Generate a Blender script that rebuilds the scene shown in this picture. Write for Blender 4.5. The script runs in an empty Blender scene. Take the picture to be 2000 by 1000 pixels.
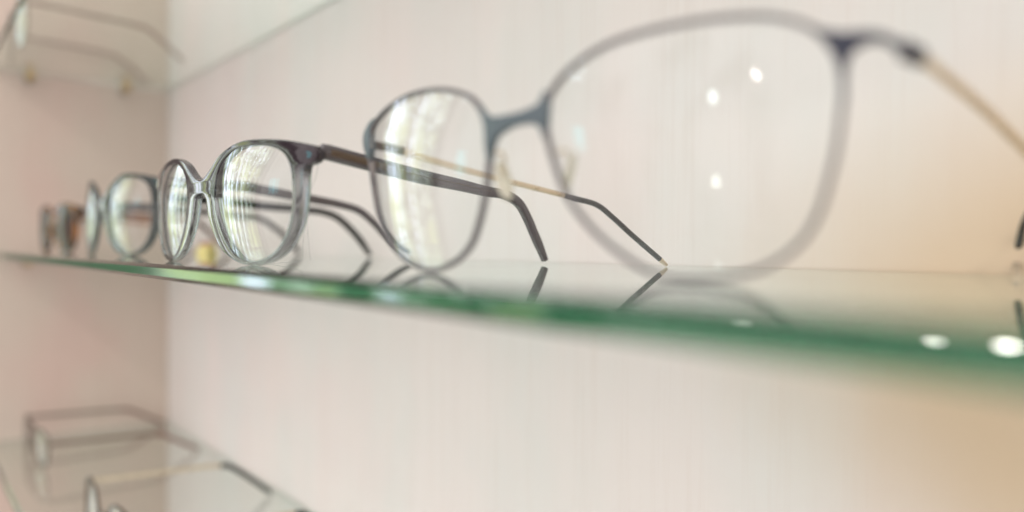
import bpy, bmesh, math, random
from mathutils import Vector, Matrix
random.seed(4)
scn = bpy.context.scene
MM = 0.001

# ------------------------------------------------------------------ camera
FPX, YAW, PITCH, ROLL, CH = 1542.7, 0.670, -0.0105, 0.006, 6.475   # px at 2000 wide, rad, mm above shelf
WALL_Y, SIDE_X, Z_UP, Z_LOW, FRONT_Y, THICK = 240.7, -909.0, 174.6, -185.0, 74.0, 5.4
F_ = Vector((-math.cos(YAW)*math.cos(PITCH), math.sin(YAW)*math.cos(PITCH), math.sin(PITCH)))
R0 = F_.cross(Vector((0, 0, 1))).normalized(); U0 = R0.cross(F_)
R_ = math.cos(ROLL)*R0+math.sin(ROLL)*U0; U_ = -math.sin(ROLL)*R0+math.cos(ROLL)*U0
EYE = Vector((0, 0, CH))
def ray(px, py): return F_+R_*((px-1000)/FPX)-U_*((py-500)/FPX)
def at_y(px, py, Y):                       # where the line of sight meets the vertical plane y = Y (mm)
    r = ray(px, py); return EYE+r*(Y/r.y)
def at_z(px, py, Z):
    r = ray(px, py); return EYE+r*((Z-CH)/r.z)
def on_plane(px, py, A, B):                # vertical plane through A and B
    n = Vector((B.y-A.y, A.x-B.x, 0)).normalized(); r = ray(px, py)
    return EYE+r*((A-EYE).dot(n)/r.dot(n))
cd = bpy.data.cameras.new('camera'); cam = bpy.data.objects.new('camera', cd)
scn.collection.objects.link(cam); scn.camera = cam
cam.matrix_world = Matrix(((R_.x, U_.x, -F_.x, 0), (R_.y, U_.y, -F_.y, 0), (R_.z, U_.z, -F_.z, CH*MM), (0, 0, 0, 1)))
cd.sensor_width = 36; cd.lens = FPX/2000*36; cd.clip_start = 0.002; cd.clip_end = 50
cd.dof.use_dof = True; cd.dof.focus_distance = 0.285; cd.dof.aperture_fstop = 3.8

# ------------------------------------------------------------------ materials
def new_mat(name):
    m = bpy.data.materials.new(name); m.use_nodes = True
    nt = m.node_tree; nt.nodes.clear(); out = nt.nodes.new('ShaderNodeOutputMaterial')
    return m, nt, out
def N(nt, t, **kw):
    n = nt.nodes.new(t)
    for k, v in kw.items(): setattr(n, k, v)
    return n
def val(nt, op, a, b=None, c=None, clamp=False):
    n = nt.nodes.new('ShaderNodeMath'); n.operation = op; n.use_clamp = clamp
    for i, x in enumerate((a, b, c)):
        if x is None: continue
        if isinstance(x, (int, float)): n.inputs[i].default_value = x
        else: nt.links.new(x, n.inputs[i])
    return n.outputs[0]
def mixc(nt, fac, a, b, mode='MIX'):
    n = nt.nodes.new('ShaderNodeMix'); n.data_type = 'RGBA'; n.blend_type = mode
    for s, x in ((n.inputs[0], fac), (n.inputs[6], a), (n.inputs[7], b)):
        if isinstance(x, (int, float)): s.default_value = x
        elif isinstance(x, tuple): s.default_value = (*x, 1) if len(x) == 3 else x
        else: nt.links.new(x, s)
    return n.outputs[2]
def noise(nt, vec, scale, detail=2, rough=.5, dist=0):
    n = nt.nodes.new('ShaderNodeTexNoise'); n.inputs['Scale'].default_value = scale
    n.inputs['Detail'].default_value = detail; n.inputs['Roughness'].default_value = rough
    n.inputs['Distortion'].default_value = dist
    if vec is not None: nt.links.new(vec, n.inputs['Vector'])
    return n.outputs[0]
def mapping(nt, vec, scale=(1, 1, 1), loc=(0, 0, 0)):
    n = nt.nodes.new('ShaderNodeMapping'); n.inputs['Scale'].default_value = scale; n.inputs['Location'].default_value = loc
    nt.links.new(vec, n.inputs['Vector']); return n.outputs[0]
def smooth(nt, x, lo, hi, a=0., b=1.):
    n = nt.nodes.new('ShaderNodeMapRange'); n.interpolation_type = 'SMOOTHSTEP'
    nt.links.new(x, n.inputs[0])
    for i, v in zip((1, 2, 3, 4), (lo, hi, a, b)): n.inputs[i].default_value = v
    return n.outputs[0]
def pbr(name, col, rough=.35, metal=0., trans=0., ior=1.5, var=.12, vscale=300, coat=0., bump=0.):
    m, nt, out = new_mat(name); b = N(nt, 'ShaderNodeBsdfPrincipled')
    tc = N(nt, 'ShaderNodeTexCoord').outputs['Object']
    nz = noise(nt, tc, vscale, 3)
    c = mixc(nt, nz, tuple(max(0, x*(1-var)) for x in col), tuple(min(1, x*(1+var)) for x in col))
    nt.links.new(c, b.inputs['Base Color'])
    rr = smooth(nt, nz, .3, .7, rough*.8, rough*1.25); nt.links.new(rr, b.inputs['Roughness'])
    b.inputs['Metallic'].default_value = metal; b.inputs['Transmission Weight'].default_value = trans
    b.inputs['IOR'].default_value = ior; b.inputs['Coat Weight'].default_value = coat
    if bump:
        bp = N(nt, 'ShaderNodeBump'); bp.inputs['Strength'].default_value = bump; bp.inputs['Distance'].default_value = .0002
        nt.links.new(nz, bp.inputs['Height']); nt.links.new(bp.outputs[0], b.inputs['Normal'])
    nt.links.new(b.outputs[0], out.inputs['Surface']); return m

def wall_mat(name, base, alt, pink, tan_shade_at=None, axis='X'):
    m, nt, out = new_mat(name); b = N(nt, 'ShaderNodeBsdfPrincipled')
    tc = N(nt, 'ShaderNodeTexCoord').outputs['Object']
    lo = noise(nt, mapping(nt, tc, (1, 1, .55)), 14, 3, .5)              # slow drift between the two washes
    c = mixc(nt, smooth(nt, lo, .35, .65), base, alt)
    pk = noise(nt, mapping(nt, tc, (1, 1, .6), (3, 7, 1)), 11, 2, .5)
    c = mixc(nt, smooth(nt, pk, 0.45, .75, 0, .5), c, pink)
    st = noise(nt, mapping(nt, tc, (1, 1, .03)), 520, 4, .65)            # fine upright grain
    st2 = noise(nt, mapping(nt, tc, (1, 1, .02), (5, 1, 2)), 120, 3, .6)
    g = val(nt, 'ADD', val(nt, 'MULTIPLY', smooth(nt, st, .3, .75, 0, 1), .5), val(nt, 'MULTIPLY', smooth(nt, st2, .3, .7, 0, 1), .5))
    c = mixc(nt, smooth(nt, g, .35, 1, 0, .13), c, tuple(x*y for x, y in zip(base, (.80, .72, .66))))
    if tan_shade_at:                                                            # warm tan shade painted into the wood colour
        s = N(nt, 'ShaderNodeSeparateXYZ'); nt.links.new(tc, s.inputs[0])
        dx = val(nt, 'DIVIDE', val(nt, 'SUBTRACT', s.outputs[0], tan_shade_at[0]), tan_shade_at[2])
        dz = val(nt, 'DIVIDE', val(nt, 'SUBTRACT', s.outputs[2], tan_shade_at[1]), tan_shade_at[3])
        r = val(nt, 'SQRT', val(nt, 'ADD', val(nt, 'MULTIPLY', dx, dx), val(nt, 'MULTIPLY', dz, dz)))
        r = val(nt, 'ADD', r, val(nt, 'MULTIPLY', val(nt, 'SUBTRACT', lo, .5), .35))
        c = mixc(nt, smooth(nt, r, .45, 1.1, 1, 0), c, tan_shade_at[4])
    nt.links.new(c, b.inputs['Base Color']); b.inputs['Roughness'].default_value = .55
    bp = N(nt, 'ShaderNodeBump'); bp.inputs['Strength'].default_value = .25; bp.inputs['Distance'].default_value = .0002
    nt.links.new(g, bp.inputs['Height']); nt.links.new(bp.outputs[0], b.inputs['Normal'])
    nt.links.new(b.outputs[0], out.inputs['Surface']); return m

def shelf_mat():
    m, nt, out = new_mat('green_tinted_glass')
    g = N(nt, 'ShaderNodeBsdfGlass'); g.inputs['IOR'].default_value = 1.52; g.inputs['Roughness'].default_value = 0.0
    g.inputs['Color'].default_value = (.985, .995, .99, 1)
    tc = N(nt, 'ShaderNodeTexCoord').outputs['Object']
    bp = N(nt, 'ShaderNodeBump'); bp.inputs['Strength'].default_value = .03; bp.inputs['Distance'].default_value = .0003
    nt.links.new(noise(nt, tc, 40, 2), bp.inputs['Height']); nt.links.new(bp.outputs[0], g.inputs['Normal'])
    v = N(nt, 'ShaderNodeVolumeAbsorption'); v.inputs['Density'].default_value = 12.5
    v.inputs['Color'].default_value = (.08, .73, .50, 1)
    nt.links.new(g.outputs[0], out.inputs['Surface']); nt.links.new(v.outputs[0], out.inputs['Volume'])
    return m

def lens_mat(name, tint=(.975, .98, .975), r0=.045, streak=.0, k=1.):
    m, nt, out = new_mat(name)
    lw = N(nt, 'ShaderNodeLayerWeight'); lw.inputs['Blend'].default_value = .5
    fac = val(nt, 'ADD', r0, val(nt, 'MULTIPLY', (1-r0)*k, val(nt, 'POWER', lw.outputs['Facing'], 5)), clamp=True)
    tr = N(nt, 'ShaderNodeBsdfTransparent')
    tc = N(nt, 'ShaderNodeTexCoord').outputs['Object']
    dust = smooth(nt, noise(nt, tc, 420, 4, .7), .60, .80, 0, .06)
    nt.links.new(mixc(nt, dust, tint, tuple(x*.9 for x in tint)), tr.inputs['Color'])
    gl = N(nt, 'ShaderNodeBsdfGlossy'); gl.inputs['Roughness'].default_value = .015; gl.inputs['Color'].default_value = (.92, .97, 1, 1)
    bp = N(nt, 'ShaderNodeBump'); bp.inputs['Strength'].default_value = 1; bp.inputs['Distance'].default_value = streak
    nt.links.new(noise(nt, mapping(nt, tc, (.5, .5, 2.6)), 190, 4, .6, .4), bp.inputs['Height'])
    nt.links.new(bp.outputs[0], gl.inputs['Normal'])
    mx = N(nt, 'ShaderNodeMixShader'); nt.links.new(fac, mx.inputs[0]); nt.links.new(tr.outputs[0], mx.inputs[1]); nt.links.new(gl.outputs[0], mx.inputs[2])
    nt.links.new(mx.outputs[0], out.inputs['Surface']); return m

def acetate_mat(name, top, low, z0, z1, trans_top=.55, trans_low=.97, mottled=None, ior=1.48, spec=.5):
    m, nt, out = new_mat(name); b = N(nt, 'ShaderNodeBsdfPrincipled')
    tc = N(nt, 'ShaderNodeTexCoord').outputs['Object']; s = N(nt, 'ShaderNodeSeparateXYZ'); nt.links.new(tc, s.inputs[0])
    nz = noise(nt, tc, 90, 3, .6)
    zz = val(nt, 'ADD', s.outputs[2], val(nt, 'MULTIPLY', val(nt, 'SUBTRACT', nz, .5), .003))
    f = smooth(nt, zz, z0*MM, z1*MM)
    br = val(nt, 'MULTIPLY', smooth(nt, val(nt, 'ABSOLUTE', s.outputs[0]), .005, .009, 1, 0), smooth(nt, zz, .022, .026))
    f = val(nt, 'MAXIMUM', f, br)
    c = mixc(nt, f, low, top)
    if mottled: c = mixc(nt, smooth(nt, nz, .5, .62), c, mottled)
    nt.links.new(c, b.inputs['Base Color'])
    nt.links.new(val(nt, 'ADD', trans_low, val(nt, 'MULTIPLY', f, trans_top-trans_low)), b.inputs['Transmission Weight'])
    b.inputs['Roughness'].default_value = .06; b.inputs['IOR'].default_value = ior; b.inputs['Specular IOR Level'].default_value = spec
    nt.links.new(b.outputs[0], out.inputs['Surface']); return m

M = {
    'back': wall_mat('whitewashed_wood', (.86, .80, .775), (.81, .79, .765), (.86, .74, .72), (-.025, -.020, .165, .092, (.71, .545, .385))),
    'side': wall_mat('shaded_pinkish_wood', (.625, .52, .455), (.605, .515, .45), (.645, .44, .40)),  # same wood as the back wall, its shade painted in as a darker colour
    'shelf': shelf_mat(),
    'ground_edge': pbr('ground_glass_edge', (.66, .70, .62), .6),
    'lens': lens_mat('clear_lens', streak=.000008),
    'lens_soft': lens_mat('antireflection_lens', r0=.008, streak=.00001, k=.35),
    'lens_streaky': lens_mat('coated_lens', streak=.00002, r0=.04),
    'lens_brown': lens_mat('brown_sun_lens', tint=(.30, .17, .09), r0=.03, k=.5, streak=.00003),
    'slate': pbr('slate_metal', (.105, .135, .155), .38, .25),
    'rimgrey': pbr('grey_violet_metal', (.13, .115, .125), .38, .3),
    'navy': pbr('navy_metal', (.035, .04, .065), .35, .2),
    'gold': pbr('pale_gold_metal', (.70, .60, .47), .32, 1.0),
    'brown': pbr('brown_enamel', (.10, .065, .05), .3),
    'black': pbr('black_plastic', (.018, .018, .017), .25, coat=.5),
    'pad': pbr('silicone_pad', (.93, .88, .76), .2, trans=.55, ior=1.42),
    'acetate': acetate_mat('grey_crystal_acetate', (.035, .024, .032), (.34, .355, .365), 27, 33, .18, 1.0),
    'acetate_teal': acetate_mat('smoky_acetate', (.03, .04, .038), (.13, .155, .15), 27, 35, .30, .85, spec=.2),
    'tortoise': acetate_mat('tortoise_acetate', (.055, .022, .012), (.12, .045, .018), 10, 34, .30, .45, (.50, .17, .015), ior=1.3, spec=.12),
    'temple': pbr('smoky_plum_acetate', (.105, .088, .098), .14, trans=.25, coat=.6),
    'core': pbr('brown_core_metal', (.13, .095, .07), .35, .6),
    'olive': pbr('olive_black_acetate', (.010, .010, .009), .35, ior=1.2),
    'taupe': pbr('taupe_metal', (.085, .052, .036), .4, .3),
    'rose': pbr('rose_brown_plastic', (.20, .10, .08), .4),
    'greymetal': pbr('grey_metal', (.17, .125, .10), .4, .3),
    'steel': pbr('brushed_steel', (.42, .40, .36), .32, 1.0),
    'brass': pbr('brass_plug', (.50, .34, .16), .4, .6),
    'yellow': pbr('yellow_card', (.88, .76, .30), .6),
    'redbrown': pbr('red_brown_card', (.42, .20, .14), .6),
    'thread': pbr('nylon_thread', (.85, .84, .82), .15, trans=.4),
}

# ------------------------------------------------------------------ mesh helpers (all input in mm, world frame)
def link(name, bm, mat, parent=None, smooth_angle=40):
    me = bpy.data.meshes.new(name)
    bmesh.ops.recalc_face_normals(bm, faces=bm.faces)
    org = parent.location if parent else Vector((0, 0, 0))
    for v in bm.verts: v.co = v.co*MM-org
    bm.to_mesh(me); bm.free()
    for p in me.polygons: p.use_smooth = True
    me.set_sharp_from_angle(angle=math.radians(smooth_angle))
    me.materials.append(mat)
    o = bpy.data.objects.new(name, me); scn.collection.objects.link(o)
    if parent: o.parent = parent
    return o
def sub(name, bm, mat, part, root, **k):       # sub-part: parented to a part that sits at its thing's origin
    o = link(name, bm, mat, root, **k); o.parent = part; return o
def thing(name, label, cat, loc=(0, 0, 0), group=None):
    o = bpy.data.objects.new(name, None); scn.collection.objects.link(o); o.location = Vector(loc)*MM
    o.empty_display_size = .01; o['label'] = label; o['category'] = cat
    if group: o['group'] = group
    return o
def tag(o, label=None, cat=None, group=None, kind=None):
    if label: o['label'] = label
    if cat: o['category'] = cat
    if group: o['group'] = group
    if kind: o['kind'] = kind
    return o
def catmull(P, step=1.2, closed=False):
    n = len(P); out = []
    rng = range(n if closed else n-1)
    for i in rng:
        if closed: a, b, c, d = P[(i-1) % n], P[i], P[(i+1) % n], P[(i+2) % n]
        else: a, b, c, d = P[max(i-1, 0)], P[i], P[i+1], P[min(i+2, n-1)]
        k = max(2, int((c-b).length/step))
        for j in range(k):
            t = j/k; t2 = t*t; t3 = t2*t
            out.append(.5*((2*b)+(c-a)*t+(2*a-5*b+4*c-d)*t2+(3*b-a-3*c+d)*t3))
    if not closed: out.append(P[-1].copy())
    return out
def section(w, h, k=14, e=3.0):                # rounded rectangle
    pts = []
    for i in range(k):
        a = 2*math.pi*i/k; c, s = math.cos(a), math.sin(a)
        pts.append((math.copysign(abs(c)**(2/e), c)*w/2, math.copysign(abs(s)**(2/e), s)*h/2))
    return pts
def sweep(bm, path, side, wh, closed=False, k=14, e=3.0):
    """path: list of Vector; side(i)->Vector or Vector; wh(t)->(w across side, h); t = arc fraction"""
    n = len(path); L = [0]
    for i in range(1, n): L.append(L[-1]+(path[i]-path[i-1]).length)
    rings = []
    for i, p in enumerate(path):
        a = path[(i-1) % n] if (closed or i) else p; b = path[(i+1) % n] if (closed or i < n-1) else p
        T = (b-a).normalized(); S = side(i) if callable(side) else side
        S = (S-T*S.dot(T)).normalized(); H = T.cross(S)
        w, h = wh(L[i]/L[-1]) if callable(wh) else wh
        rings.append([bm.verts.new(p+S*x+H*y) for x, y in section(w, h, k, e)])
    for i in range(n if closed else n-1):
        A, B = rings[i], rings[(i+1) % n]
        for j in range(k): bm.faces.new((A[j], A[(j+1) % k], B[(j+1) % k], B[j]))
    if not closed:
        bm.faces.new(rings[0][::-1]); bm.faces.new(rings[-1])
    return bm
def box(bm, lo, hi, bev=0):
    vs = [bm.verts.new((x, y, z)) for x in (lo[0], hi[0]) for y in (lo[1], hi[1]) for z in (lo[2], hi[2])]
    for f in ((0, 1, 3, 2), (4, 6, 7, 5), (0, 4, 5, 1), (2, 3, 7, 6), (0, 2, 6, 4), (1, 5, 7, 3)): bm.faces.new([vs[i] for i in f])
    if bev: bmesh.ops.bevel(bm, geom=bm.edges[:], offset=bev, segments=2, affect='EDGES', profile=.5)
    return bm
def lathe(bm, base, axis, prof, k=24):
    axis = axis.normalized(); a = axis.orthogonal().normalized(); b = axis.cross(a); rings = []
    for t, r in prof: rings.append([bm.verts.new(base+axis*t+(a*math.cos(2*math.pi*i/k)+b*math.sin(2*math.pi*i/k))*r) for i in range(k)])
    for A, B in zip(rings, rings[1:]):
        for j in range(k): bm.faces.new((A[j], A[(j+1) % k], B[(j+1) % k], B[j]))
    bm.faces.new(rings[0][::-1]); bm.faces.new(rings[-1]); return bm

class Sheet:
    """gently wrapped upright front surface of a pair of glasses: y = y0 + m*(x-x0) + c*(x-x0)^2"""
    def __init__(s, x0, y0, m, c, zbase=0.): s.x0, s.y0, s.m, s.c, s.zb = x0, y0, m, c, zbase
    def pos(s, u, z, d=0):                      # u = x offset (+ toward camera), d = toward the viewer (front)
        x = s.x0+u; y = s.y0+s.m*u+s.c*u*u; sl = s.m+2*s.c*u
        n = Vector((sl, -1, 0)).normalized()
        return Vector((x, y, z+s.zb))+n*d
    def nrm(s, u): return Vector((s.m+2*s.c*u, -1, 0)).normalized()
    def hit(s, px, py):
        r = ray(px, py); u = 0.
        a = s.c*r.x**2; b = s.m*r.x-2*s.c*s.x0*r.x-r.y; c0 = s.y0-s.m*s.x0+s.c*s.x0**2
        if abs(a) < 1e-9: k = -c0/b
        else:
            D = b*b-4*a*c0; q = [(-b-math.sqrt(max(D, 0)))/(2*a), (-b+math.sqrt(max(D, 0)))/(2*a)]
            q = [t for t in q if t > 10]; k = min(q) if q else -c0/b
        P = EYE+r*k; return (P.x-s.x0, P.z-s.zb)

def plate(sheet, loops, depth, bevel, dcentre=0., res=2):
    """filled 2-D outline(s) with holes, extruded and bevelled, laid on the sheet"""
    cu = bpy.data.curves.new('tmp', 'CURVE'); cu.dimensions = '2D'; cu.fill_mode = 'BOTH'
    cu.extrude = max(.01, depth/2-bevel); cu.bevel_depth = bevel; cu.bevel_resolution = res; cu.offset = -bevel
    for lp in loops:
        P = catmull([Vector((u, z, 0)) for u, z in lp], .9, True)
        sp = cu.splines.new('POLY'); sp.points.add(len(P)-1)
        for i, p in enumerate(P): sp.points[i].co = (p.x, p.y, 0, 1)
        sp.use_cyclic_u = True
    o = bpy.data.objects.new('tmp', cu); scn.collection.objects.link(o)
    dg = bpy.context.evaluated_depsgraph_get(); dg.update()
    me = bpy.data.meshes.new_from_object(o.evaluated_get(dg))
    bm = bmesh.new(); bm.from_mesh(me); bmesh.ops.remove_doubles(bm, verts=bm.verts, dist=.002)
    bpy.data.objects.remove(o); bpy.data.curves.remove(cu); bpy.data.meshes.remove(me)
    for v in bm.verts: v.co = sheet.pos(v.co.x, v.co.y, v.co.z+dcentre)
    return bm
def lens_mesh(sheet, loop, bulge=2.9, t=1.6, d0=0., shrink=0.):
    P = catmull([Vector((u, z, 0)) for u, z in loop], 1.5, True)
    c = sum(P, Vector())/len(P); R = 14; bm = bmesh.new(); sides = []
    if shrink: P = [p+(c-p).normalized()*shrink for p in P]
    for off in (t/2, -t/2):
        ctr = bm.verts.new(sheet.pos(c.x, c.y, d0+off+bulge)); rings = []
        for k in range(1, R+1):
            q = k/R; rings.append([bm.verts.new(sheet.pos(*(c+(p-c)*q).xy, d0+off+bulge*(1-q*q))) for p in P])
        n = len(P)
        for j in range(n): bm.faces.new((ctr, rings[0][j], rings[0][(j+1) % n]))
        for A, B in zip(rings, rings[1:]):
            for j in range(n): bm.faces.new((A[j], B[j], B[(j+1) % n], A[(j+1) % n]))
        sides.append(rings[-1])
    A, B = sides; n = len(P)
    for j in range(n): bm.faces.new((A[j], B[j], B[(j+1) % n], A[(j+1) % n]))
    return bm
def rim_mesh(sheet, loop, w=1.3, depth=1.9, d0=0., wf=None):
    P = catmull([Vector((u, z, 0)) for u, z in loop], 1.0, True)
    Q = [sheet.pos(p.x, p.y, d0) for p in P]; S = [sheet.nrm(p.x) for p in P]
    bm = bmesh.new(); sweep(bm, Q, lambda i: S[i], (lambda t: (depth, w*wf(t))) if wf else (depth, w), True, 12, 2.6)
    return bm
def arm(path, side, wh, **k):
    bm = bmesh.new(); return sweep(bm, path, side, wh, **k)
def lerp(a, b, t): return a+(b-a)*t
def piece(path, t0, t1):
    L = [0]
    for i in range(1, len(path)): L.append(L[-1]+(path[i]-path[i-1]).length)
    T = L[-1]; out = []
    def at(s):
        for i in range(1, len(path)):
            if L[i] >= s: return path[i-1].lerp(path[i], (s-L[i-1])/max(1e-9, L[i]-L[i-1]))
        return path[-1].copy()
    out.append(at(t0*T)); out += [p for p, l in zip(path, L) if t0*T+.05 < l < t1*T-.05]; out.append(at(t1*T)); return out
def vside(A, B): return Vector((B.y-A.y, A.x-B.x, 0)).normalized()

# ------------------------------------------------------------------ setting
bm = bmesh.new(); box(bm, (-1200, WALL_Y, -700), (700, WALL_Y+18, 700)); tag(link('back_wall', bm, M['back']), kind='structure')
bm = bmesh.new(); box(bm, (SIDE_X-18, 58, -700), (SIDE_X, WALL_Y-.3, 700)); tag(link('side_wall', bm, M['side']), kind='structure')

# ------------------------------------------------------------------ shelves and pegs
def shelf(ztop, label):
    bm = bmesh.new(); box(bm, (SIDE_X+.8, FRONT_Y, ztop-THICK), (520, WALL_Y-.6, ztop), .0)
    ed = [e for e in bm.edges if all(abs(v.co.y-FRONT_Y) < .01 for v in e.verts) and abs(e.verts[0].co.x-e.verts[1].co.x) > 1]
    bmesh.ops.bevel(bm, geom=ed, offset=1.3, segments=1, affect='EDGES', profile=.5)
    for f in bm.faces:
        if all(abs(v.co.y-(WALL_Y-.6)) < .01 for v in f.verts): f.material_index = 1
    o = link('glass_shelf', bm, M['shelf'], smooth_angle=20); o.data.materials.append(M['ground_edge'])
    for p in o.data.polygons:
        if p.area > .002: p.use_smooth = False
    return tag(o, label, 'shelf', 'glass shelves of the display niche')
shelf(0, 'middle glass shelf with thick green front edge carrying the row of eyeglasses')
shelf(Z_UP+THICK, 'upper glass shelf seen from below, resting on two pegs')
shelf(Z_LOW, 'lower glass shelf seen from above, under the green edged one')
def peg(y, ztop, label):
    t = thing('shelf_peg', label, 'shelf peg', (SIDE_X, y, ztop-4.2), 'metal pegs carrying the shelves')
    b = Vector((SIDE_X+.1, y, ztop-4.3)); X = Vector((1, 0, 0))
    bm = bmesh.new(); lathe(bm, b, X, [(0, 5.6), (1.2, 5.6), (1.6, 5.0), (1.7, 3.9), (13, 3.9), (14, 3.2)]); link('pin', bm, M['steel'], t)
    bm = bmesh.new(); lathe(bm, b+X*14.05, X, [(0, 3.9), (.6, 4.2), (2.2, 4.2), (2.6, 3.2)]); link('cap', bm, M['brass'], t)
peg(108, -THICK, 'small blurred metal peg under the far end of the middle shelf')
peg(110, Z_UP, 'dark metal peg under upper shelf, the one nearer its front edge')
peg(196, Z_UP, 'metal peg under upper shelf, the one nearer the back corner')

# ------------------------------------------------------------------ near pair: thin slate metal glasses
S4 = Sheet(-138, 110, .134, .0019)
g4 = thing('eyeglasses', 'large blurred thin metal rimmed glasses with gold temples, nearest on the middle shelf', 'eyeglasses', (-138, 110, 0), 'glasses lined up on the middle shelf')
far_px = [(731,244),(754,216),(796,188),(845,176),(887,178),(922,192),(943,220),(953,248),(957,290),(955,332),(951,367),(945,402),(936,441),(922,479),(897,509),(869,525),(845,530),(817,524),(789,506),(764,476),(743,427),(734,385),(729,350),(725,320),(723,295),(725,265)]
near_px = [(1065,238),(1068,203),(1082,173),(1106,143),(1144,112),(1190,86),(1243,67),(1300,53),(1370,40),(1440,33),(1496,32),(1545,40),(1587,56),(1615,80),(1636,112),(1645,147),(1647,182),(1643,224),(1636,280),(1626,332),(1608,405),(1592,445),(1570,480),(1538,510),(1503,531),(1464,546),(1405,556),(1335,557),(1282,549),(1247,532),(1212,507),(1177,479),(1146,447),(1118,408),(1099,367),(1083,317),(1072,276)]
for px in (far_px, near_px):
    lp = [S4.hit(*q) for q in px]; zm = min(z for u, z in lp)
    lp = [(u, z+max(0, .75-zm)*(1 if z < 12 else max(0, (24-z)/12))) for u, z in lp]
    r = link('rim', rim_mesh(S4, lp, 1.3 if px is far_px else 1.1, 1.8), M['rimgrey'], g4)
    link('lens', lens_mesh(S4, lp, 2.2, 1.4, 0, .15), M['lens_streaky'], g4)
def px_loop(sheet, pts): return [sheet.hit(*q) for q in pts]
br = [(938,205),(950,221),(966,228),(1010,221),(1042,210),(1057,200),(1067,178),(1073,194),(1071,240),(1066,272),(1059,252),(1043,243),(1010,246),(987,257),(973,268),(964,290),(959,318),(952,292),(949,245)]
link('bridge', plate(S4, [px_loop(S4, br)], 1.9, .3, .1), M['slate'], g4)
ep = [(1575,50),(1612,60),(1650,64),(1696,62),(1726,66),(1752,78),(1772,94),(1762,106),(1738,90),(1710,82),(1683,90),(1662,108),(1654,140),(1652,200),(1644,205),(1640,150),(1632,114),(1612,80)]
link('endpiece', plate(S4, [px_loop(S4, ep)], 2.0, .3, .1), M['navy'], g4)
ep = [(738,232),(731,244),(727,262),(727,300),(724,312),(719,300),(715,280),(716,262),(724,244),(733,233)]
link('endpiece', plate(S4, [px_loop(S4, ep)], 2.0, .3, .1), M['slate'], g4)
# nose pads on thin arms
for (pcx, pcy, ay, sgn) in ((984, 352, 6.0, -1), (1112, 342, 6.5, 1)):
    base = S4.pos(*S4.hit(958 if sgn < 0 else 1077, 300), -.8); c = at_y(pcx, pcy, base.y+ay)
    bm = bmesh.new(); bmesh.ops.create_uvsphere(bm, u_segments=20, v_segments=14, radius=1)
    mtx = Matrix.Translation(c) @ Matrix.Rotation(sgn*.35, 4, 'Y') @ Matrix.Rotation(sgn*.5+1.57, 4, 'Z') @ Matrix.Diagonal((2.0, .9, 5.2, 1))
    bmesh.ops.transform(bm, matrix=mtx, verts=bm.verts)
    pd = link('nose_pad', bm, M['pad'], g4)
    mid = base.lerp(c, .5)+Vector((0, 1.5, 3.2)); P = catmull([base, mid, c+Vector((0, 0, .5))], .6)
    sub('pad_arm', arm(P, Vector((0, 0, 1)), (.75, .75), k=8, e=2), M['gold'], pd, g4)
# far temple
h = S4.pos(*S4.hit(722, 283), -.5); tip = at_z(1302, 518, .6)
A, B = Vector((h.x, h.y, 0)), Vector((tip.x, tip.y, 0))
pp = [(724,284),(745,286),(770,291),(850,315),(950,343),(1060,371),(1120,387),(1165,400),(1196,424),(1232,457),(1285,503),(1302,518)]
P = catmull([h]+[on_plane(x, y, A, B) for x, y in pp[1:-1]]+[tip], 1.0); sd = vside(A, B)
tm = link('temple', arm(piece(P, .085, .575), sd, lambda t: (1.0, lerp(2.1, 1.7, t))), M['gold'], g4)
sub('hinge', arm(piece(P, 0, .085), sd, (1.7, 2.5)), M['brown'], tm, g4)
sub('temple_tip', arm(piece(P, .575, .968), sd, (1.9, 1.9), e=2.2), M['black'], tm, g4)
sub('end_cap', arm(piece(P, .968, 1.0), sd, lambda t: (1.9-.7*t, 1.9-.7*t), e=2.2), M['gold'], tm, g4)
# near temple
h = S4.pos(*S4.hit(1768, 98), -.3); tip = Vector((-84.3, 246.3, 0)); tip = at_z(1989, 543, .6); A, B = Vector((h.x, h.y, 0)), Vector((tip.x, tip.y, 0))
P3 = [h]+[at_y(x, y, Y) for x, y, Y in ((1800,114,138),(1850,152,150),(1925,215,168),(2000,290,188),(2040,340,206),(2046,385,221),(2018,405,229),(1999,440,236),(1990,480,241),(1985,515,244))]+[tip]
P = catmull(P3, 1.0); sd = vside(A, B)
tm = link('temple', arm(piece(P, .0, .52), sd, lambda t: (1.2, 2.3)), M['gold'], g4)
sub('hinge', arm(piece(P, 0, .03), sd, (2.4, 3.4)), M['navy'], tm, g4)
sub('temple_tip', arm(piece(P, .52, .962), sd, (1.9, 1.9), e=2.2), M['black'], tm, g4)
sub('end_cap', arm(piece(P, .962, 1.0), sd, lambda t: (1.9-.7*t, 1.9-.7*t), e=2.2), M['gold'], tm, g4)

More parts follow.
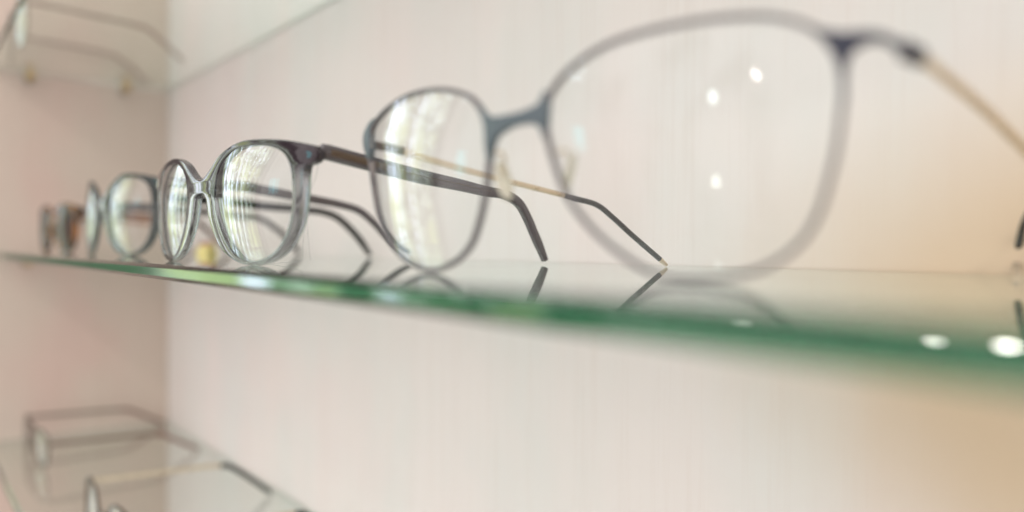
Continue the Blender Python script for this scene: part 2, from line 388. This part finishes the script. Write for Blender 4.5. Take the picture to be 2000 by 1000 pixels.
# ------------------------------------------------------------------ acetate fronts
def c8(L): return [(300+x*.3, 230+y*.3) for x, y in L]
S3 = Sheet(-297, 92.5, .042, .0012)
inn = [S3.hit(*q) for q in c8([(650,168),(760,168),(850,203),(898,270),(918,360),(922,480),(912,620),(878,740),(820,835),(740,895),(640,915),(560,875),(492,780),(444,640),(424,500),(432,380),(462,290),(520,218),(580,183)])]
outn = [S3.hit(*q) for q in c8([(378,335),(440,240),(520,170),(600,135),(700,122),(850,125),(980,145),(1070,168),(1082,215),(1078,262),(1040,285),(1006,310),(996,480),(975,640),(930,760),(860,860),(760,925),(660,945),(560,920),(470,850),(412,740),(374,620),(356,500)])]
print('inn', [(round(u, 1), round(z, 1)) for u, z in inn]); print('out', [(round(u, 1), round(z, 1)) for u, z in outn])
print('far inner', [tuple(round(v, 1) for v in S3.hit(*q)) for q in c8([(140,290),(220,350),(268,500),(270,600),(240,820),(170,900),(130,850),(80,600),(78,450),(100,340)])])
u_b = S3.hit(397, 345)[0]; S3b = Sheet(S3.x0, S3.y0, S3.m, S3.c)
def front_loops(inn, outn, ub, bridge_top, bridge_low, su=1., sz=1.):
    N_ = [((u-ub)*su, z*sz) for u, z in inn]; O = [((u-ub)*su, z*sz) for u, z in outn]
    O = [(max(u, 3.2), z) for u, z in O]
    outer = [(0, bridge_top*sz)]+O+[(0, bridge_low*sz)]+[(-u, z) for u, z in reversed(O)]
    return outer, N_, [(-u, z) for u, z in N_]
def acetate_pair(label, sheet, loops, matf, matl, arms, tempmat, root_name='eyeglasses', depth=3.1, group=None, bulge=2.6, core=False, w=3.0, hh=4.6):
    t = thing('eyeglasses', label, 'eyeglasses', (sheet.x0, sheet.y0, 0), group)
    outer, ln, lf = loops
    fr = link('front_frame', plate(sheet, [outer, ln, lf], depth, .55, -.2, 3), matf, t, smooth_angle=50)
    for lp in (ln, lf):
        link('lens', lens_mesh(sheet, lp, bulge, 1.7, .2, -.25), matl, t)
    for P, sd in arms:
        tm = link('temple', arm(P, sd, lambda q: (lerp(w, w*.85, q), hh*(1.0-.22*min(1, max(0, (q-.35)/.3)))*(1 if q < .93 else 1-.35*(q-.93)/.07)), k=20, e=3.2), tempmat, t)
        if core:
            off = sd*(w/2*.97)*(1 if (sd.dot(EYE-P[0]) > 0) else -1)
            Q = [p+off for p in piece(P, .02, .22)]
            sub('core_plate', arm(Q, sd, (.35, hh*.42)), M['core'], tm, t)
            Q = [p+off+Vector((0, 0, .1)) for p in piece(P, .24, .62)]
            sub('core_wire', arm(Q, sd, (.26, .3)), M['core'], tm, t)
        # hinge block
        d = (P[3]-P[0]).normalized(); Q = [P[0]-d*.6-sd*0, P[0]+d*3.6]
        inward = sd*(-1 if (sd.dot(Vector((sheet.x0, sheet.y0, 0))-P[0]) < 0) else 1)*(w*.55+.6)
        Q = [q+inward for q in Q]
        sub('hinge', arm(Q, sd, (1.5, 2.6)), M['steel'], tm, t)
    return t
# --- glasses 3
outn3 = outn
L3 = front_loops(inn, outn3, u_b, 31.6, 26.5)
zmin = min(z for u, z in L3[0]); L3 = [[(u, z-zmin+.02) for u, z in lp] for lp in L3]
S3c = Sheet(S3.x0+u_b, S3.y0+S3.m*u_b+S3.c*u_b**2, S3.m+2*S3.c*u_b, S3.c)
hu = max(u for u, z in L3[0])-1.0
def traced_arm(h, tip, pxs, step=1.2):
    A, B = Vector((h.x, h.y, 0)), Vector((tip.x, tip.y, 0))
    return catmull([h]+[on_plane(x, y, A, B) for x, y in pxs]+[tip], step), vside(A, B)
h = S3c.pos(hu-.6, 35.2, -2.2); tip = at_z(1064, 508, 1.6)
a1 = traced_arm(h, tip, [(640,298),(720,319),(817,344),(900,362),(950,374),(985,380),(1012,396),(1029,424),(1044,459),(1056,487)])
h = S3c.pos(-hu+.6, 35.2, -2.2); tip = at_y(800, 494, 219); tip.z = max(tip.z, 1.5)
a2 = traced_arm(h, tip, [(468,364),(510,371),(570,382),(620,391),(665,400),(702,412),(732,437),(752,459),(776,480)])
g3 = acetate_pair('sharp focused grey crystal acetate glasses with dark top and plum temples', S3c, L3, M['acetate'], M['lens'], [a1, a2], M['temple'], group='glasses lined up on the middle shelf', core=True, w=3.2, hh=4.9)
# nylon tag thread hanging from the near hinge
for pts in ([(622,312),(617,345),(604,380),(598,430),(592,470),(590,508)], [(612,318),(606,350),(598,400),(601,450),(606,509)], [(590,508),(570,512),(540,514),(520,517)]):
    P = catmull([at_y(x, y, 104+(y-312)*.03) for x, y in pts], 1)
    for p in P: p.z = max(p.z, .2)
    link('tag_thread', arm(P, Vector((0, 1, 0)), (.16, .16), k=6, e=2), M['thread'], g3)

# --- glasses 2 (behind, slightly blurred)
c5 = lambda L: [(60+x*.2, 320+y*.2) for x, y in L]
L2 = [[(u*1.0, z*1.11) for u, z in lp] for lp in L3]
near2 = at_y(309, 384, 119)
S2 = Sheet(near2.x-hu-.5, 106, .06, .0021)
outer, ln, lf = L2
def squarer(lp):     # flatter brow, deeper corners
    return [(u*1.0, z+(2.4 if z > 30 and abs(u) > 22 else 0)*(min(1, (abs(u)-22)/14))) for u, z in lp]
L2 = (squarer(outer), squarer(ln), squarer(lf))
h = S2.pos(hu-.6, 34.8, -2.2); tip = at_y(723, 493, 236); tip.z = 1.4
A, B = Vector((h.x, h.y, 0)), Vector((tip.x, tip.y, 0))
a1 = traced_arm(h, tip, [(350,388),(444,394),(510,402),(570,407),(600,410),(630,414),(659,425),(684,447),(704,470)])
h = S2.pos(-hu+.6, 34.8, -2.2); tip = at_y(585, 488, 236); tip.z = 1.4
a2 = traced_arm(h, tip, [(270,404),(330,408),(400,414),(468,422),(492,423),(515,430),(537,445),(560,464)])
acetate_pair('smoky grey green acetate glasses, second farthest in the row', S2, L2, M['acetate_teal'], M['lens'], [a1, a2], M['olive'], group='glasses lined up on the middle shelf', w=3.0, hh=5.2)
# --- glasses 1 (farthest, tortoise sunglasses)
near1 = at_y(158, 405, 117)
S1 = Sheet(near1.x-hu*.8, 108, .07, .0010)
L1 = [[(u*.8, z*.96) for u, z in lp] for lp in L3]
def generic_arm(h, tip, bend=.70, drop=5.5):
    d = tip-h; P = [h, h+Vector((d.x*.35, d.y*.35, -drop*.45)), h+Vector((d.x*bend, d.y*bend, -drop)), h+Vector((d.x*(bend+.1), d.y*(bend+.1), -drop-5)), tip]
    return catmull(P, 1.5), vside(h, tip)
h = S1.pos(hu*.8-.6, 33, -2.2); a1 = generic_arm(h, Vector((h.x-8, 234, 1.5)))
h = S1.pos(-hu*.8+.6, 33, -2.2); a2 = generic_arm(h, Vector((h.x+8, 234, 1.5)))
acetate_pair('dark tortoise sunglasses with brown lenses at the far end of the row', S1, L1, M['tortoise'], M['lens_brown'], [a1, a2], M['tortoise'], group='glasses lined up on the middle shelf', w=3.4, hh=5)

# ------------------------------------------------------------------ wire glasses on the other shelves
def rounded(w, h, e, cu, cz, k=22):
    return [(cu+math.copysign(abs(math.cos(a))**(2/e), math.cos(a))*w/2, cz+math.copysign(abs(math.sin(a))**(2/e), math.sin(a))*h/2) for a in (2*math.pi*i/k for i in range(k))]
def wire_pair(label, sheet, tips, mats, zh=33., lw=49, lh=41, sleeve=.62, both=True, hw=67, group=None, e=2.5, thick=1.9, drops=5.5, lensm=None):
    t = thing('eyeglasses', label, 'eyeglasses', (sheet.x0, sheet.y0, sheet.zb), group)
    for s in (1, -1):
        lp = rounded(lw, lh, e, s*35.5, lh/2+.7)
        link('rim', rim_mesh(sheet, lp, thick, 1.9), mats[0], t)
        link('lens', lens_mesh(sheet, lp, 2.4, 1.4, 0, .2), lensm or M['lens_soft'], t)
        P = catmull([sheet.pos(s*58, zh-1), sheet.pos(s*62, zh), sheet.pos(s*(hw-1), zh, -.3), sheet.pos(s*hw, zh, -3.5)], .8)
        link('endpiece', arm(P, Vector((0, 0, 1)), (2.6, 1.4), k=10), mats[0], t)
        pc = sheet.pos(s*9.5, 19, -5.5); bm = bmesh.new(); bmesh.ops.create_uvsphere(bm, u_segments=14, v_segments=10, radius=1)
        bmesh.ops.transform(bm, matrix=Matrix.Translation(pc) @ Matrix.Rotation(-s*.3, 4, 'Y') @ Matrix.Rotation(s*1.0, 4, 'Z') @ Matrix.Diagonal((1, 3.2, 6, 1)), verts=bm.verts)
        pd = link('nose_pad', bm, M['pad'], t)
        sub('pad_arm', arm(catmull([sheet.pos(s*11.6, 24, -.6), sheet.pos(s*10.5, 24, -4), pc], .7), Vector((0, 0, 1)), (.7, .7), k=8), mats[1], pd, t)
    P = catmull([sheet.pos(u, z, .2) for u, z in ((-12.2, 26), (-7, 29.5), (0, 30.6), (7, 29.5), (12.2, 26))], .8)
    link('bridge', arm(P, sheet.nrm(0), (1.6, 1.8), k=10), mats[0], t)
    for s, tp in zip((1, -1), tips):
        h = sheet.pos(s*hw, zh, -3.2); P, sd = generic_arm(h, Vector(tp), .68, drops)
        tm = link('temple', arm(piece(P, 0, sleeve), sd, (1.3, 3.0)), mats[1], t)
        sub('temple_tip', arm(piece(P, sleeve, 1), sd, lambda q: (2.6, 3.8 if q < .9 else 3.8-1.4*(q-.9)/.1)), mats[2], tm, t)
    return t
zu = Z_UP+THICK
tn = at_z(360, 113, zu+1.2); tf = at_z(293, 158, zu+1.2)
cx = (tn.x+tf.x)/2-2; SU = Sheet(cx, 90, .0, .0009, zu)
wire_pair('thin wire glasses with rosy tips standing on the upper shelf', SU, (tn, tf), (M['greymetal'], M['taupe'], M['rose']), hw=66, thick=2.2, sleeve=.60, drops=5, lensm=M['lens'])
zl = Z_LOW
tn = at_z(389, 878, zl+1.2); tf = at_z(322, 827, zl+1.2)
SL = Sheet((tn.x+tf.x)/2-1, 103, 0.02, .0009, zl)
wire_pair('brown wire glasses with rosy tips in the corner of the lower shelf', SL, (tn, tf), (M['taupe'], M['greymetal'], M['rose']), hw=67, sleeve=.64, drops=3, zh=24, lh=30, lw=46)
tf = at_z(530, 963, zl+1.2)
SM = Sheet(tf.x+66, 102, 0.02, .0009, zl)
wire_pair('wire glasses with gold temples and black tips, cut off at the lower edge', SM, (tf+Vector((134, 0, 0)), tf), (M['taupe'], M['gold'], M['black']), hw=66, sleeve=.64, drops=4)

# ------------------------------------------------------------------ small folded card behind the row
c = at_y(403, 495, 190); c.z = 0
t = thing('price_card', 'small yellow folded card with red brown top, blurred between the glasses', 'card', c)
def slab(z0, z1, y0, y1, w=11):
    bm = bmesh.new(); x0, x1 = c.x-w*1.2, c.x+w*1.2
    vs = [bm.verts.new(v) for v in ((x0, c.y+y0, z0), (x1, c.y+y0, z0), (x1, c.y+y1, z1), (x0, c.y+y1, z1))]
    f = bm.faces.new(vs); r = bmesh.ops.extrude_face_region(bm, geom=[f]); bmesh.ops.translate(bm, vec=(0, .5, 0), verts=[v for v in r['geom'] if isinstance(v, bmesh.types.BMVert)])
    return bm
link('front_leaf', slab(.1, 6.5, -4, -1.8), M['yellow'], t)
link('top_strip', slab(6.5, 10, -1.8, -.4), M['redbrown'], t)
link('back_leaf', slab(.1, 10, 4, .2), M['yellow'], t)

# ------------------------------------------------------------------ light: the shop room as environment, plus ceiling spots and added glint lamps
w = bpy.data.worlds.new('World'); scn.world = w; w.use_nodes = True; nt = w.node_tree; nt.nodes.clear()
out = N(nt, 'ShaderNodeOutputWorld'); bg = N(nt, 'ShaderNodeBackground'); nt.links.new(bg.outputs[0], out.inputs[0])
dirv = N(nt, 'ShaderNodeTexCoord').outputs['Generated']; s = N(nt, 'ShaderNodeSeparateXYZ'); nt.links.new(dirv, s.inputs[0])
az = val(nt, 'ARCTAN2', s.outputs[1], s.outputs[0])                    # -pi..pi ; 184..228 deg -> -176..-132
az = val(nt, 'MULTIPLY', az, 180/math.pi); el = val(nt, 'MULTIPLY', val(nt, 'ARCSINE', s.outputs[2]), 180/math.pi)
az = val(nt, 'ADD', val(nt, 'MULTIPLY', val(nt, 'LESS_THAN', az, 0.), 360.), az)     # 0..360
room = mixc(nt, smooth(nt, el, -35, 40), (.66, .58, .56), (1.60, 1.49, 1.48))
room = mixc(nt, smooth(nt, noise(nt, mapping(nt, dirv, (1, 1, .4)), 5, 3), .45, .62, 0, .55), room, (.48, .39, .34))
def band(x, a, b, soft=1.): return val(nt, 'MULTIPLY', smooth(nt, x, a-soft, a+soft), smooth(nt, x, b-soft, b+soft, 1, 0))
def wr(): return None
fol = noise(nt, mapping(nt, dirv, (1, 1, .7)), 26, 5, .7, .3)
leaf = mixc(nt, smooth(nt, fol, .42, .60), (.22, .32, .12), (2.3, 2.6, 2.2))
leaf = mixc(nt, smooth(nt, noise(nt, mapping(nt, dirv, (1, 1, 1), (4, 4, 4)), 9, 4), .5, .62), leaf, (1.7, 1.9, .95))
win = leaf
brk = mixc(nt, smooth(nt, noise(nt, mapping(nt, dirv, (1, 1, 2.5), (2, 3, 1)), 14, 4, .6), .40, .55), (1.5, 1.7, 1.4), (4.2, 4.5, 5.2))
for a, b, e0 in ((196.3, 198.3, 1), (199.5, 201.2, -40), (209, 210.2, -40)): win = mixc(nt, val(nt, 'MULTIPLY', band(az, a, b, .3), smooth(nt, el, e0-1, e0+1)), win, brk)
for a, b in ((206, 208.5), (215, 216.5)): win = mixc(nt, band(az, a, b, .3), win, (.30, .27, .24))
glint = val(nt, 'MULTIPLY', smooth(nt, noise(nt, mapping(nt, dirv, (1, 1, 1.8), (7, 1, 3)), 48, 3, .6), .62, .68), smooth(nt, el, -2, 8))
win = mixc(nt, glint, win, (10, 11, 13))
low = val(nt, 'MULTIPLY', smooth(nt, el, -13, -9, 1, 0), smooth(nt, el, -25, -20))
win = mixc(nt, val(nt, 'MULTIPLY', low, .6), win, (2.2, 2.4, 2.4))
room = mixc(nt, val(nt, 'MULTIPLY', band(az, 170, 194, 1.5), band(el, -45, 30, 5)), room, (.20, .17, .15))  # dark zone added so the shelf edge and far lenses reflect less
room = mixc(nt, val(nt, 'MULTIPLY', band(az, 221, 225, .6), band(el, -45, 40, 5)), room, (.16, .14, .13))  # dark column added for contrast in the acetate rims
mask = val(nt, 'MULTIPLY', band(az, 194.5, 221, .5), band(el, -34, 40, .8))
col = mixc(nt, mask, room, win)
mask2 = val(nt, 'MULTIPLY', band(az, 233, 236.5, .4), band(el, 4, 8, .6))      # teal patch added for its reflection in the near lens
col = mixc(nt, mask2, col, (1.3, 2.6, 2.8))
mask2 = val(nt, 'MULTIPLY', val(nt, 'MULTIPLY', band(az, 226, 236, .4), band(el, 22, 31, .6)), smooth(nt, noise(nt, dirv, 60, 3), .55, .6))
col = mixc(nt, mask2, col, (7, 8, 9))
mask3 = val(nt, 'MULTIPLY', band(az, 300, 350, 6), band(el, 5, 50, 6))
col = mixc(nt, mask3, col, (1.6, 1.5, 1.4))
mask4 = val(nt, 'MULTIPLY', band(az, 150, 260, 8), band(el, -82, -45, 4))       # bright patch added below to lighten the shelf's lower chamfer
col = mixc(nt, mask4, col, (1.5, 1.4, 1.3))
nt.links.new(col, bg.inputs['Color']); bg.inputs['Strength'].default_value = 1.0
def spot(azd, eld, dist, size, watts, shape='DISK', color=(1, .93, .82)):
    l = bpy.data.lights.new('ceiling_or_glint_spot', 'AREA'); l.shape = shape; l.size = size; l.energy = watts; l.color = color
    o = bpy.data.objects.new('ceiling_or_glint_spot', l); scn.collection.objects.link(o)
    a, e2 = math.radians(azd), math.radians(eld); d = Vector((math.cos(a)*math.cos(e2), math.sin(a)*math.cos(e2), math.sin(e2)))
    o.location = Vector((-.1, .12, .02))+d*dist; o.rotation_euler = d.to_track_quat('Z', 'Y').to_euler()
spot(279.3, 20, 3.2, .030, .6)
spot(269.5, 17, 3.0, .085, .42, 'SQUARE', (.85, 1, .98))
spot(272.3, 0, 3.0, .06, .3, 'SQUARE', (.95, 1, .9))
for px, py, size, watts in ((1825, 676, .045, .22), (1968, 684, .065, .7), (1450, 640, .03, .03)):   # lamps added on mirror directions to glint on the polished arris
    P = at_y(px, py, FRONT_Y+.6); dd = (P-EYE).normalized(); nn = Vector((0, -1, 1)).normalized(); rr = dd-nn*2*dd.dot(nn)
    l = bpy.data.lights.new('ceiling_or_glint_spot', 'AREA'); l.shape = 'DISK'; l.size = size; l.energy = watts; l.color = (1, .97, .88)
    o = bpy.data.objects.new('ceiling_or_glint_spot', l); scn.collection.objects.link(o)
    o.location = P*MM+rr*2.4; o.rotation_euler = rr.to_track_quat('Z', 'Y').to_euler()
spot(315, 30, 2.0, .09, 3.0)

# ------------------------------------------------------------------ render settings
scn.view_settings.view_transform = 'Standard'; scn.view_settings.look = 'None'
scn.view_settings.gamma = 1; scn.view_settings.use_curve_mapping = False; scn.view_settings.exposure = .16
cy = scn.cycles
cy.max_bounces = 24; cy.transmission_bounces = 24; cy.transparent_max_bounces = 32; cy.glossy_bounces = 12; cy.diffuse_bounces = 4
cy.caustics_reflective = True; cy.caustics_refractive = True; cy.blur_glossy = .3
cy.sample_clamp_indirect = 6; cy.use_denoising = True
